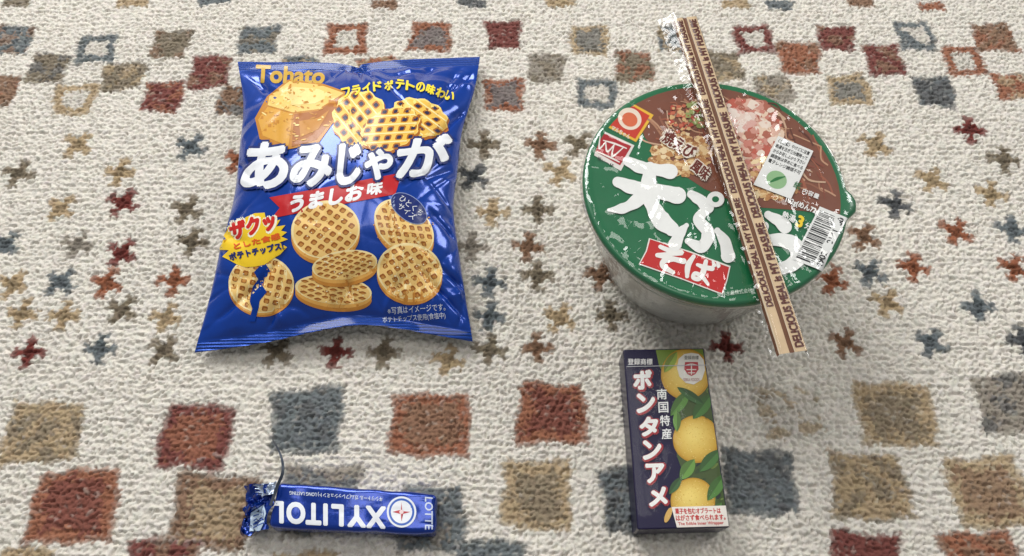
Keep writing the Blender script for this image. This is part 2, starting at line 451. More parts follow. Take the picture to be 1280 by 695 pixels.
# ================================================================== NOODLE BOWL
def lathe(prof, cx, cy, n=144, rf=None, zf=None):
    vs = []; fs = []
    for k, (r, z) in enumerate(prof):
        for i in range(n):
            a = 2*math.pi*i/n
            rr = r+(rf(a, r, z) if rf else 0); zz = z+(zf(a, r, z) if zf else 0)
            vs.append(Vector((cx+rr*math.cos(a), cy+rr*math.sin(a), zz)))
    for k in range(len(prof)-1):
        for i in range(n):
            j = (i+1) % n
            fs.append([k*n+i, k*n+j, (k+1)*n+j, (k+1)*n+i])
    if prof[0][1] > 30: fs = [f[::-1] for f in fs]       # profiles that start on top: face outwards
    return vs, fs
ZL = 69.0
def build_bowl():
    c = gp(893, 231, ZL); cx, cy = c.x, c.y
    root = thing('noodle_bowl', 'round instant noodle bowl with green printed lid, standing right of the blue bag', 'noodle bowl', (cx, cy, 0))
    white = mat('white_foam', (228, 229, 222), .45, bump=.1, bscale=300)
    prof = [(.01, 0), (47, 0), (51.5, .3), (53, 2), (53.8, 7), (56, 18), (59, 33), (62.4, 48), (64.8, 59), (65.6, 63), (67, 64.2), (68.6, 65.3), (69.0, 66.5), (68, 67.5), (65, 67.8), (60, 67)]
    v, f = lathe(prof, cx, cy)
    part('bowl_body', v, f, white, root)
    bandm = mat('pale_green_print', (170, 190, 176), .45)
    for z0, r0, z1, r1 in ((44.5, 61.6, 45.7, 61.9), (48, 62.4, 52, 63.3)):
        v, f = lathe([(r0+.2, z0), (r1+.2, z1)], cx, cy); part('printed_band', v, f, bandm, root)
    ta = math.atan2(-.17, 1)
    def tab(a):
        d = (a-ta+math.pi) % (2*math.pi)-math.pi
        return math.exp(-(d/.10)**4)
    def rf(a, r, z): return (4.5*tab(a) if r > 69 else (2.5*tab(a) if r > 66.5 else 0))
    def zf(a, r, z):
        return .35*noise.noise(Vector((math.cos(a)*r/16, math.sin(a)*r/16, 3)))*(1 if r < 64 else .2)
    prof = [(.01, ZL)]+[(r, ZL) for r in range(4, 66, 4)]+[(66, ZL), (68, ZL+.4), (69.6, ZL), (70.3, ZL-1), (70.5, ZL-2.4), (70, ZL-3.8)]
    lidm = mat('green_lid_print', (10, 108, 64), .36, coat=.3, bump=.05, bscale=200)
    v, f = lathe(prof, cx, cy, rf=rf, zf=zf)
    lid = part('lid', v, f, lidm, root)
    sf = Surf(v, f, ZL)
    E = [proj((cx+66.3*math.cos(a), cy+66.3*math.sin(a), ZL)) for a in [2*math.pi*i/64 for i in range(64)]]
    rnd = random.Random(4)
    P = Print(sf, .12, 16, .05)
    P.poly([(770, 80), (1100, 80), (1100, 262), (1045, 268), (985, 262), (930, 258), (880, 236), (838, 208), (806, 172), (792, 134)], ink(128, 76, 56), 0, E)
    for k in range(330):   # noodles
        x = rnd.uniform(800, 1045); y = rnd.uniform(98, 250); a = rnd.uniform(.2, 1.3)
        if y > 180+(x-800)*.30: continue
        l = rnd.uniform(6, 20); b = rnd.uniform(-9, 9)
        pts = [(x-l*math.cos(a), y-l*math.sin(a)), (x+b*.6, y-b*.6), (x+l*math.cos(a), y+l*math.sin(a))]
        if all(((p[0]-893)/152)**2+((p[1]-238)/130)**2 < 1 for p in pts):
            P.stroke(pts, rnd.uniform(1.0, 2.8), rnd.choice([ink(180, 128, 98), ink(150, 96, 72), ink(196, 150, 118), ink(96, 52, 38), ink(160, 92, 66), ink(136, 72, 54), ink(206, 170, 140)]), 1+k*.01)
    P.build('soup_picture', lid)
    P = Print(sf, .12, 16, .05)
    def blobs(cx0, cy0, rx, ry, n, cols, rmin, rmax, L):
        for k in range(n):
            t = rnd.uniform(0, 6.28); q = math.sqrt(rnd.random())
            x, y = cx0+rx*q*math.cos(t), cy0+ry*q*math.sin(t); r = rnd.uniform(rmin, rmax)*(1-.35*k/n)
            pts = [(x+r*rnd.uniform(.6, 1.2)*math.cos(2*math.pi*i/11), y+r*.8*rnd.uniform(.6, 1.2)*math.sin(2*math.pi*i/11)) for i in range(11)]
            P.poly(pts, rnd.choice(cols), L+k*.01, E)
    tem = [ink(220, 178, 122), ink(204, 158, 102), ink(234, 202, 150), ink(186, 132, 80), ink(240, 216, 172), ink(170, 114, 68)]
    pink = [ink(212, 152, 136), ink(226, 182, 162), ink(206, 132, 116), ink(178, 104, 84), ink(234, 206, 180), ink(194, 98, 80), ink(238, 220, 204)]
    blobs(852, 194, 38, 26, 260, tem, 1.5, 8, 3)
    blobs(960, 205, 38, 28, 260, tem+pink[:3], 1.5, 8, 3)
    blobs(932, 162, 44, 36, 320, pink, 1.5, 11, 5)
    blobs(962, 238, 34, 12, 90, tem, 1.5, 6, 3.5)
    blobs(922, 150, 20, 12, 50, [ink(232, 208, 194), ink(224, 176, 164), ink(240, 224, 212)], 3, 9, 8.2)
    blobs(880, 140, 22, 20, 90, [ink(138, 148, 84), ink(160, 172, 104), ink(184, 76, 58), ink(220, 180, 128), ink(206, 132, 106)], 1.2, 5, 8.8)
    blobs(850, 150, 16, 18, 60, [ink(184, 76, 58), ink(204, 112, 82), ink(220, 180, 128)], 1.2, 5, 8.8)
    P.build('topping_picture', lid)
    P = Print(sf, .12, 16, .06)
    P.poly([(779, 123), (817, 144), (795, 178), (757, 158)], ink(240, 190, 60), 2, E)
    P.poly([(781, 127), (812, 145), (794, 174), (762, 157)], ink(206, 60, 40), 3, E)
    P.poly(ell(787, 149, 15, 13.5, 28), ink(244, 226, 206), 4); P.poly(ell(787, 150, 10, 8.6, 28), ink(222, 110, 70), 5)
    P.text('マルちゃん', rq(776, 166, 26, 6, 28), ink(250, 240, 220), 6, .03)
    P.build('maker_badge', lid)
    P = Print(sf, .12, 16, .06)
    P.poly([(750, 162), (793, 182), (776, 214), (735, 190)], ink(236, 230, 222), 2, E)
    P.poly([(751, 165), (789, 183), (775, 207), (739, 187)], ink(178, 34, 42), 3, E)
    for k, pts in enumerate(([(750, 171), (749, 186), (757, 178)], [(757, 177), (759, 190), (768, 181)], [(768, 180), (765, 196), (779, 185)], [(746, 190), (762, 197), (774, 203)], [(754, 176), (768, 180), (783, 186)])):
        P.stroke(pts, [1.2, 2.4, 1.4], ink(246, 236, 228), 4+.2*k, True)
    P.text('旨い一杯', rq(757, 203, 22, 4.5, 28), ink(40, 40, 40), 5, .01)
    P.build('red_badge', lid)
    P = Print(sf, .12, 16, .06)
    q1 = [(834, 162), (872, 186), (862, 201), (826, 178)]; q2 = [(870, 199), (890, 214), (880, 228), (861, 212)]
    gr = lambda q, g: [(p[0]+g*(p[0]-sum(a[0] for a in q)/4)/12, p[1]+g*(p[1]-sum(a[1] for a in q)/4)/12) for p in q]
    P.text('焼えび', gr(q1, 2), ink(246, 236, 220), 14, .15); P.text('焼えび', q1, ink(110, 40, 24), 16, .03)
    P.text('風味', gr(q2, 2), ink(246, 236, 220), 14, .15); P.text('風味', q2, ink(110, 40, 24), 16, .03)
    P.build('flavour_lettering', lid)
    P = Print(sf, .12, 16, .06)
    Wt = ink(246, 246, 242)
    def brush(q, strokes, L=8, m=None, g=1., rough=.14):
        for k, (pts, w) in enumerate(strokes):
            P.stroke([qm(q, *p) for p in pts], [x*g for x in w], m or Wt, L+k*.3, True, rough)
    q = [(782, 190), (850, 219), (838, 288), (768, 264)]
    brush(q, [([(.06, .14), (.30, .15), (.56, .09), (.82, .02)], [12, 16, 15, 19]), ([(-.04, .53), (.24, .52), (.60, .44), (1.02, .37)], [13, 18, 17, 21]),
              ([(.46, .10), (.48, .38), (.38, .66), (.16, .90), (-.10, 1.02)], [15, 19, 18, 13, 4]), ([(.48, .50), (.60, .68), (.80, .88), (1.02, .98)], [12, 18, 23, 18])])
    q = [(853, 240), (912, 252), (908, 326), (844, 312)]
    brush(q, [([(.18, .02), (.36, .08), (.54, .18)], [10, 14, 17]), ([(.54, .22), (.38, .42), (.60, .60), (.50, .86), (.22, .82)], [11, 14, 16, 16, 8]),
              ([(-.02, .92), (.05, .72), (.16, .56)], [17, 13, 6]), ([(.78, .54), (.94, .70), (1.02, .92)], [8, 14, 18])], 8)
    P.poly(ell(894, 250, 11, 9.8), Wt, 10); P.poly(ell(894, 250, 4.4, 3.8), ink(10, 108, 64), 11)
    q = [(944, 268), (1003, 282), (997, 341), (934, 330)]
    brush(q, [([(.26, -.04), (.46, .02), (.64, .12)], [10, 14, 17]), ([(.22, .20), (.17, .42), (.12, .64)], [11, 14, 16]), ([(.12, .66), (.42, .44), (.82, .42), (.97, .70), (.70, .97), (.24, 1.02)], [12, 15, 19, 21, 15, 6])], 8)
    P.build('title_lettering', lid)
    P = Print(sf, .12, 16, .06)
    P.poly([(811, 298), (864, 315), (913, 333), (909, 351), (903, 369), (850, 349), (798, 331), (807, 314)], ink(240, 236, 228), 5, E)
    P.poly([(812.5, 299.5), (863, 316.5), (911, 334.5), (907.5, 351), (902, 367), (850, 347.5), (800, 330), (808.5, 314.5)], ink(200, 36, 34), 6, E)
    q = [(822, 305), (857, 317), (849, 345), (812, 331)]
    brush(q, [([(.12, .10), (.46, .12), (.86, .04), (.50, .26), (.12, .50)], [5, 6, 6, 5, 5]), ([(.12, .50), (.55, .44), (1.0, .36)], [5, 6, 7]), ([(.70, .44), (.40, .62), (.42, .86), (.78, .98)], [4, 7, 7, 5])], 8, ink(248, 246, 240), 1.05, .1)
    q = [(864, 319), (895, 330), (887, 359), (854, 346)]
    brush(q, [([(.10, .04), (.02, .48), (.12, .94)], [5, 7, 5]), ([(.34, .32), (.60, .32), (.90, .26)], [4, 6, 6]), ([(.60, .06), (.62, .56), (.54, .86), (.34, .90), (.36, .70), (.62, .72), (.90, .92)], [5, 7, 6, 5, 5, 5, 4]),
              ([(.86, -.02), (.94, .10)], [3, 5]), ([(1.02, -.06), (1.10, .06)], [3, 5])], 8, ink(248, 246, 240), 1.05, .1)
    P.build('red_name_panel', lid)
    P = Print(sf, .12, 16, .06)
    P.text('東洋水産株式会社', rq(918, 366, 44, 6, -8), ink(214, 230, 214), 7, 0)
    P.build('address_lettering', lid)
    P = Print(sf, .12, 16, .06)
    q = [(972, 171), (1016, 190), (988, 250), (941, 232)]
    P.poly(q, ink(238, 238, 234), 14)
    for k, t in enumerate(['〈ご注意〉やけどに注意', '熱湯を注ぎ三分間待って', 'からお召し上がり下さい', '調理後は早めに食べる', '電子レンジ調理不可']):
        q2 = [qm(q, .06, .04+k*.10), qm(q, .94, .04+k*.10), qm(q, .94, .115+k*.10), qm(q, .06, .115+k*.10)]
        P.text(t, q2, ink(30, 30, 30), 15, .02)
    P.poly(ell(970, 226, 13, 11, 25), ink(150, 190, 140), 15); P.stroke([(960, 230), (970, 225), (981, 222)], [1, 4, 1], ink(40, 120, 60), 16)
    P.text('紙', rq(996, 233, 9, 9, 25), ink(40, 110, 60), 15, .02)
    P.build('white_sticker', lid)
    P = Print(sf, .12, 16, .06)
    P.text('内容量', rq(1013, 243, 22, 6.5, 22), Wt, 12, .02)
    P.text('102g(めん72g)', [(983, 246), (1026, 263), (1023, 272), (980, 255)], Wt, 12.5, .03)
    P.text('熱湯', [(979, 264), (995, 271), (992, 280), (976, 273)], Wt, 12, .03)
    P.text('3', [(998, 269), (1006, 272.5), (1001, 287), (993, 283)], ink(250, 214, 50), 12, .06)
    P.text('分', [(1007, 278), (1015, 281.5), (1012, 289.5), (1004, 286)], Wt, 12, .03)
    P.build('weight_lettering', lid)
    P = Print(sf, .12, 16, .06)
    q = [(1024, 259), (1058, 273), (1026, 339), (990, 325)]
    P.poly(q, ink(240, 240, 236), 12)
    y = .06
    while y < .93:
        w = rnd.choice([.010, .010, .018, .026])
        P.poly([qm(q, .07, y), qm(q, .68, y), qm(q, .68, y+w), qm(q, .07, y+w)], ink(24, 24, 26), 13)
        y += w+rnd.choice([.012, .014, .024])
    P.text('4902220141960', [qm(q, .73, .96), qm(q, .73, .04), qm(q, .95, .04), qm(q, .95, .96)], ink(24, 24, 26), 13, .03)
    P.build('barcode', lid)
    # shrink film, gathered below the rim and creased over the lid
    def rf2(a, r, z):
        if r < 40: return 0
        lo = max(0, min(1, (66-z)/12))
        return .4+.3*abs(noise.noise(Vector((a*7, z/30, 2))))+lo*(2.2*abs(noise.noise(Vector((a*11+z*.03, z/40, 2))))+.9*noise.noise(Vector((a*26, z/16, 5))))
    def zf2(a, r, z):
        if z < ZL-1 or r > 68: return 0
        x, y = math.cos(a)*r, math.sin(a)*r
        e = max(0, (r-34)/34)
        cr = max(0, .16-abs(noise.noise(Vector((a*5, r/70, 11)))))/.16
        ln = max(0, .10-abs(noise.noise(Vector((x/30+y/60, y/70-x/40, 3)))))/.10
        ln2 = max(0, .10-abs(noise.noise(Vector((x/24-y/50, y/40+x/70, 23)))))/.10
        return .25*noise.noise(Vector((x/9, y/9, 7)))+.7*ln+.6*ln2+.9*e*cr
    Z = ZL+1.4
    prof = [(.01, Z)]+[(r, Z) for r in np.arange(1.5, 67, 1.1)]+[(67.5, Z+.1), (69.9, Z-.7), (71, Z-2.3), (71.1, Z-4.3), (69.5, Z-6.5), (67, 61), (65.6, 56), (64, 50), (62.3, 42), (60.4, 33), (58.6, 24), (56.6, 15), (54.8, 7), (53.2, .8)]
    v, f = lathe(prof, cx, cy, 320, rf=lambda a, r, z: (4.5*tab(a) if r > 69.6 else 0)+rf2(a, r, z), zf=zf2)
    part('shrink_film', v, f, film_mat('clear_shrink_film', .075, .6, .08, .3, .003, 60), root)

# ================================================================== CHOPSTICKS
def build_sticks():
    zt = ZL+3.4
    A = gp(857, 23, zt+4); B = gp(992, 441, zt+4)
    d = (B-A).normalized(); L = (B-A).length; n = Vector((d.y, -d.x, 0)); n = -n if n.x < 0 else n
    A = Vector((A.x, A.y, 0))
    root = thing('chopstick_packet', 'long clear wrapper holding wooden chopsticks laid across the green bowl lid', 'chopsticks', A+d*(L/2)+Vector((0, 0, zt)))
    wood = mat('pale_wood', (206, 172, 130), .6, var=.15, scale=120)
    brown = mat('brown_print', (116, 74, 48), .5, spec=.3, var=.25, scale=150)
    def pt(s, u, z): return A+d*s+n*u+Vector((0, 0, zt+z))
    def bar(u0, u1, s0, s1, z0, z1, r):
        q = [pt(s0, u0, 0), pt(s0, u1, 0), pt(s1, u1, 0), pt(s1, u0, 0)]
        return from_bm(rbox([(p.x, p.y) for p in q], zt+z0, zt+z1, r, 3))
    for u0, u1 in ((-5.2, -.6), (.2, 4.8)):
        v, f = bar(u0, u1, 3, L-3, .6, 4.2, .9); part('chopstick', v, f, wood, root)
    NS = 90; cols = [-7.1, -6.8, -6.5, -2.1, -1.9, -1.2, -.6, .2, .4, 6.2, 6.5, 7.1]
    zs = [1.2, 3.7, 4.6, 4.9, 4.7, 4.3, 4.2, 4.6, 5.0, 4.9, 4.4, 1.2]
    mi_c = [1, 2, 0, 1, 1, 1, 1, 2, 0, 1, 1]
    v = []; f = []; mi = []
    for j in range(NS+1):
        for k, u in enumerate(cols):
            s = j/NS*L
            v.append(pt(s, u+.14*noise.noise(Vector((s/9, k*.2, 0))), zs[k]+.2*noise.noise(Vector((s/7, k*.2, 3)))))
    for j in range(NS):
        for k in range(len(cols)-1):
            a = j*len(cols)+k; f.append([a, a+len(cols), a+1+len(cols), a+1]); mi.append(mi_c[k])
    if newell([v[i] for i in f[4]]).z < 0: f = [x[::-1] for x in f]
    tan = mat('tan_paper', (220, 192, 154), .6, spec=.3, var=.14, scale=160)
    lite = mat('light_edge_paper', (236, 218, 190), .55, spec=.3)
    band = part('printed_sleeve', v, f, [tan, brown, lite], root, mi)
    sf = Surf(v, f, zt+4.5)
    P = Print(sf, .12, 12, .05); T = ink(92, 38, 22, .5)
    def px(s, u): return proj(pt(s, u, 4.9))
    def run(s1, s0, u0, u1):
        P.text('DELICIOUS MEAL is MY PLEASURE', [px(s1, u0), px(s0, u0), px(s0, u1), px(s1, u1)], T, 1, .07)
    s1 = L-2
    while s1 > 6: run(s1, max(2, s1-68), 1.2, 5.5); s1 -= 71
    s1 = L-24
    while s1 > 30: run(s1, max(2, s1-62), -6.1, -2.6); s1 -= 65
    P.build('sleeve_lettering', band)
    v = []; f = []; NUu = 26; NS = 150
    for j in range(NS+1):
        s = -4+(L+7)*j/NS; t = j/NS
        ul = -15.5+6.4*min(1, t*1.7)-2*max(0, t-.8)*5+1.2*noise.noise(Vector((s/18, 2, 2)))
        ur = 7.8+.5*noise.noise(Vector((s/12, 8, 2)))
        for k in range(NUu+1):
            u = ul+(ur-ul)*k/NUu
            h = 5.7 if -6.8 < u < 6.5 else (1.6 if u > 0 else max(1.0, 5.0+(u+6.8)*.45))
            am = 2.4 if u < -6.8 else .3
            v.append(pt(s+(2*noise.noise(Vector((u/3, 0, j))) if j in (0, NS) else 0), u, h+am*(abs(noise.noise(Vector((s/7, u/4, 1))))-.2)))
    for j in range(NS):
        for k in range(NUu):
            a = j*(NUu+1)+k; f.append([a, a+NUu+1, a+NUu+2, a+1])
    if newell([v[i] for i in f[4]]).z < 0: f = [x[::-1] for x in f]
    part('clear_film', v, f, film_mat('clear_packet_film', .05, .6, .12, .25, .002, 80), root)

# ================================================================== CANDY BOX
def build_box():
    zt = 19.0
    q = [(779, 437), (880, 435), (912, 659), (797, 662)]
    xy = [gp(a, b, zt) for a, b in q]
    c = sum(xy, Vector())/4
    root = thing('candy_box', 'small navy candy box printed with yellow citrus fruit, nearest the chopstick tips', 'candy box', (c.x, c.y, 0))
    navy = mat('navy_card', (24, 18, 58), .4, coat=.0, spec=.3)
    bm = rbox([(p.x, p.y) for p in xy[::-1]], -.3, zt, .7, 3)
    v, f = from_bm(bm); box = part('carton', v, f, navy, root, smooth=False)
    sf = Surf(v, f, zt, True)
    E = [(q[0][0]+1.5, q[0][1]+1.5), (q[1][0]-1.5, q[1][1]+1.5), (q[2][0]-1.8, q[2][1]-1.5), (q[3][0]+1.5, q[3][1]-1.5)]
    rnd = random.Random(2)
    P = Print(sf, .1, 14, .05)
    P.poly([(818, 430), (890, 430), (895, 492), (866, 500), (840, 482), (824, 458)], ink(112, 136, 52), 0, E)
    P.poly([(844, 486), (895, 482), (915, 600), (918, 640), (872, 640), (846, 570)], ink(66, 84, 42), .4, E)
    for k in range(70):
        x = rnd.uniform(846, 905); y = rnd.uniform(440, 634)
        if x > 842+(y-480)*.14: P.poly(ell(x, y, rnd.uniform(2, 6), rnd.uniform(1, 2.6), rnd.uniform(0, 180), 9), rnd.choice([ink(84, 108, 52), ink(52, 72, 40), ink(104, 126, 58), ink(38, 48, 42)]), .8+k*.02, E)
    P.build('picture_ground', box)
    def fruit(cx, cy, r, L):
        P = Print(sf, .1, 14, .05)
        c0 = (188, 140, 34); c1 = (240, 212, 116)
        for k in range(14):
            t = k/13; rr = r*(1-.78*t); cc = [int(c0[i]+(c1[i]-c0[i])*(t**.5)) for i in range(3)]
            P.poly([(x+.5*noise.noise(Vector((x/6, y/6, k))), y) for x, y in ell(cx-4*t, cy-6*t, rr, rr*1.03, 0, 36)], ink(*cc), L+t*3, E)
        for k in range(140):
            t = rnd.uniform(0, 6.28); d = r*.92*math.sqrt(rnd.random())
            P.poly(ell(cx+d*math.cos(t), cy+d*math.sin(t), rnd.uniform(.35, .8), .5, 0, 6), rnd.choice([ink(206, 162, 56), ink(244, 222, 136), ink(220, 180, 76)]), L+3.4+k*.005, E)
        P.build('fruit_picture', box)
    fruit(857, 468, 31, 2); fruit(870, 549, 29, 2); fruit(866, 626, 28, 2)
    P = Print(sf, .1, 14, .05)
    for k, (x0, y0, x1, y1, w, col) in enumerate(((838, 520, 862, 488, 15, (92, 138, 62)), (866, 524, 890, 492, 17, (74, 120, 56)), (846, 512, 846, 540, 10, (108, 152, 72)),
                                     (874, 590, 900, 562, 16, (72, 118, 58)), (884, 626, 906, 592, 16, (82, 130, 60)), (850, 600, 868, 574, 16, (106, 152, 68)),
                                     (830, 466, 846, 440, 12, (150, 174, 72)), (880, 655, 902, 628, 12, (86, 132, 60)), (846, 484, 880, 506, 11, (60, 100, 52)), (836, 618, 852, 596, 10, (60, 100, 52)))):
        dx, dy = x1-x0, y1-y0; l = math.hypot(dx, dy); nx, ny = -dy/l*w/2, dx/l*w/2
        for side, dk in ((1, 1.0), (-1, .78)):
            pts = [(x0, y0)]
            for t in range(1, 9): kk = t/9; s = math.sin(math.pi*kk)**.8*side; pts.append((x0+dx*kk+nx*s, y0+dy*kk+ny*s))
            pts.append((x1, y1))
            P.poly(pts, ink(*[int(c*dk) for c in col]), 6.5+.1*k, E)
    P.build('leaf_picture', box)
    P = Print(sf, .1, 14, .05)
    for k, ch in enumerate('ボンタンアメ'):
        cx = 803+k*3.9; cy = 475+k*29.2; w = 24; h = 25
        P.text(ch, rq(cx+.9, cy+.8, w+4, h+4, -2), ink(160, 36, 48), 8, .11)
    for k, ch in enumerate('ボンタンアメ'):
        cx = 803+k*3.9; cy = 475+k*29.2; w = 24; h = 25
        P.text(ch, rq(cx, cy, w, h, -2), ink(242, 240, 236), 10, .06)
    P.build('title_lettering', box)
    P = Print(sf, .1, 14, .05)
    for k, ch in enumerate('南国特産'):
        P.text(ch, rq(827+k*2.0, 493+k*16.5, 12.5, 13.5, -2), ink(238, 238, 236), 9, .02)
    P.build('origin_lettering', box)
    P = Print(sf, .1, 14, .05)
    P.text('登録商標', rq(800, 452.5, 31, 8, 0), ink(234, 232, 230), 9, .02)
    P.build('trademark_lettering', box)
    P = Print(sf, .1, 14, .05)
    P.poly([(848, 449), (855, 443), (864, 441.5), (873, 443), (879, 450), (881, 463), (877, 475), (867, 481), (857, 479), (849, 471), (846, 460)], ink(236, 232, 222), 9, E)
    cr = ink(190, 66, 74)
    P.poly([(856, 453), (872, 453), (873, 462), (869, 468), (864, 470.5), (859, 468), (855, 462)], cr, 10)
    wl = ink(240, 230, 222)
    P.stroke([(857.5, 457), (864, 455.5), (870.5, 457)], 1.2, wl, 11); P.stroke([(864, 455), (864, 469)], 1.3, wl, 11.2); P.stroke([(858, 462.5), (870, 462.5)], 1.2, wl, 11.4); P.stroke([(859.5, 466.5), (868.5, 466.5)], 1.0, wl, 11.6)
    P.text('登録商標', rq(864, 447.5, 18, 5, 0), ink(60, 60, 60), 11, .01); P.text('SEIKA FOODS', rq(864, 475, 20, 4, 0), ink(150, 50, 60), 11, .01)
    P.build('crest', box)
    P = Print(sf, .1, 14, .05)
    P.poly([(839, 634), (911, 632), (912, 658), (846, 660)], ink(240, 232, 222), 9, E)
    P.poly(ell(835, 644, 10, 3.6, -68), ink(214, 170, 90), 9, E)
    rd = ink(196, 30, 34)
    P.text('菓子を包むオブラートは', [(843, 635.5), (900, 634.5), (901, 642), (844, 643)], rd, 10, .03)
    P.text('はがさず食べられます。', [(844, 644), (906, 642.5), (907, 650), (845, 651.5)], rd, 10, .03)
    P.text('The Edible Inner Wrapper', [(847, 653), (904, 651.5), (904.5, 656.5), (848, 658)], rd, 10, .02)
    P.build('notice_panel', box)
    P = Print(sf, .1, 14, .05)
    P.stroke([(783, 458.8), (884, 456.8)], .8, ink(190, 190, 196), 14)
    P.build('tear_line', box)
    bm = rbox([(c.x+(p.x-c.x)*1.012, c.y+(p.y-c.y)*1.008) for p in xy[::-1]], 0, zt+1.1, .8, 2, 10)
    for vv in bm.verts: vv.co.z += .25*noise.noise(vv.co/12) if vv.co.z > 5 else 0
    v, f = from_bm(bm); part('cellophane_wrap', v, f, film_mat('cellophane', .012, .3, .1, .3, .002, 60), root)

# ================================================================== GUM
def build_gum():
    zt = 13.5
    q = [(347, 603), (545, 616), (544, 668), (334, 659)]
    xy = [gp(a, b, zt) for a, b in q]
    c = sum(xy, Vector())/4
    root = thing('gum_pack', 'torn open shiny blue gum pack with upside down white lettering, below the blue bag', 'gum', (c.x, c.y, 0))
    foil = mat('bright_blue_foil', (8, 54, 152), .22, .5, coat=.5, bump=.25, bscale=250)
    silver = mat('silver_foil_inside', (176, 188, 206), .3, .7, bump=.3, bscale=400)
    bm = rbox([(p.x, p.y) for p in xy[::-1]], -.3, zt, 2.6, 5, 22)
    for v in bm.verts:
        e = max(0, (v.co.x-(xy[1].x-9))/9)
        rid = max(0, .1-abs(noise.noise(v.co/10+Vector((3, 1, 0)))))/.1
        v.co += Vector((noise.noise(v.co/9), noise.noise(v.co/9+Vector((9, 0, 0))), noise.noise(v.co/11+Vector((0, 9, 0)))-.6*rid))*(.65+.5*e)
    v, f = from_bm(bm); body = part('wrapper', v, f, foil, root)
    sf = Surf(v, f, zt)
    W = ink(240, 243, 248)
    P = Print(sf, .15, 4, .05)
    for ch, x0, x1 in (('X', 483, 457), ('Y', 458, 434), ('L', 430, 414), ('I', 410, 404), ('T', 402, 382), ('O', 382, 358), ('L', 355, 340)):
        k = lambda x: 627+(x-345)*.052
        P.text(ch, [(x0, k(x0)+27), (x1, k(x1)+27), (x1, k(x1)-1), (x0, k(x0)-1)], W, 1, .055)
    P.build('title_lettering', body)
    P = Print(sf, .15, 4, .05)
    P.text('キシリトール ガム(フレッシュミント) LONG LASTING', [(478, 627), (362, 619), (362, 612.5), (478, 620)], ink(220, 228, 244), 1, .02)
    P.build('small_lettering', body)
    P = Print(sf, .15, 4, .05)
    P.text('LOTTE', [(541, 622), (541, 662), (531, 662), (531, 621)], ink(206, 216, 238), 1, .03)
    P.build('maker_lettering', body)
    P = Print(sf, .15, 4, .05)
    P.poly(ell(502, 640, 18.5, 19.5), ink(236, 240, 246), 1); P.poly(ell(502, 640, 16, 17), ink(44, 96, 190), 2); P.poly(ell(502, 640, 13.4, 14.3), ink(240, 243, 248), 3)
    st = []
    for k in range(16):
        t = math.pi*2*k/16; r = (11.5, 2.2, 3.2, 2.2)[k % 4]; st.append((502+r*math.cos(t), 640+r*1.05*math.sin(t)))
    P.poly(st, ink(196, 56, 66), 4); P.poly(ell(502, 640, 2.6, 2.7, 0, 20), ink(246, 220, 220), 5)
    P.build('emblem', body)
    NU = NV = 40
    def sheet(name, q, zc, amp, m, seed, parent, sc=7.):
        vs = []; fs = []
        for j in range(NV+1):
            for i in range(NU+1):
                u, w = i/NU, j/NV
                p = qm(q, u, w); z = qm([(zc[0], 0), (zc[1], 0), (zc[2], 0), (zc[3], 0)], u, w)[0]
                b = gp(p[0], p[1], z)
                k = (abs(noise.noise(Vector((b.x/sc, b.y/sc, seed))))*2-.5+.7*abs(noise.noise(Vector((b.x/sc*2.2, b.y/sc*2.2, seed+4)))))*min(1, (1-u)*4)
                jag = (noise.noise(Vector((w*9, seed, 1)))*4.5 if i == 0 else 0)
                vs.append(Vector((b.x+jag+amp*.6*noise.noise(b/6+Vector((seed, 0, 0))), b.y+amp*.6*noise.noise(b/5), max(1.2, z+amp*k))))
        for j in range(NV):
            for i in range(NU):
                a = j*(NU+1)+i; fs.append([a, a+NU+1, a+NU+2, a+1])
        o = part(name, vs, fs, m, parent)
        return vs, fs, o
    foil2 = mat('crumpled_blue_foil', (8, 54, 146), .2, .55, coat=.4)
    v1, f1, o1 = sheet('torn_flap', [(307, 608), (344, 603), (336, 662), (301, 670)], (6, 12.5, 12, 3), 5.2, foil2, 3.3, root, 6.)
    sheet('inner_foil', [(320, 605), (345, 601), (343, 616), (325, 624)], (10, 14, 14.5, 13), 2.6, silver, 8.3, root, 5.)
    s2 = Surf(v1, f1, 8)
    P = Print(s2, .35, 3, .08)
    P.poly([(314, 640), (330, 630), (333, 642), (326, 663), (312, 665)], ink(196, 216, 236), 1)
    for k in range(4): P.stroke([(317, 646+k*4.5), (329, 640+k*4.5)], 1.1, ink(40, 80, 170), 2)
    P.build('flap_print', o1)
    pts = [gp(338, 632, 16), gp(347, 607, 17), gp(353, 592, 18), gp(353, 577, 17), gp(348, 562, 12), gp(342, 552, 6), gp(340, 547, 3)]
    fsp = spl([tuple(p) for p in pts]); vs = []; fs = []
    n = 48
    for i in range(n+1):
        t = i/n; p = Vector(fsp(t)); d = (Vector(fsp(min(t+.02, 1)))-Vector(fsp(max(t-.02, 0)))).normalized()
        s = Vector((d.y, -d.x, 0)).normalized()*(.75-.35*t); tw = Vector((0, 0, .6*math.sin(t*5)))
        vs += [p-s+tw, p+s-tw]
    for i in range(n): fs.append([2*i, 2*i+2, 2*i+3, 2*i+1])
    part('tear_strip', vs, fs, mat('dark_tear_strip', (58, 66, 78), .4, .1), root)

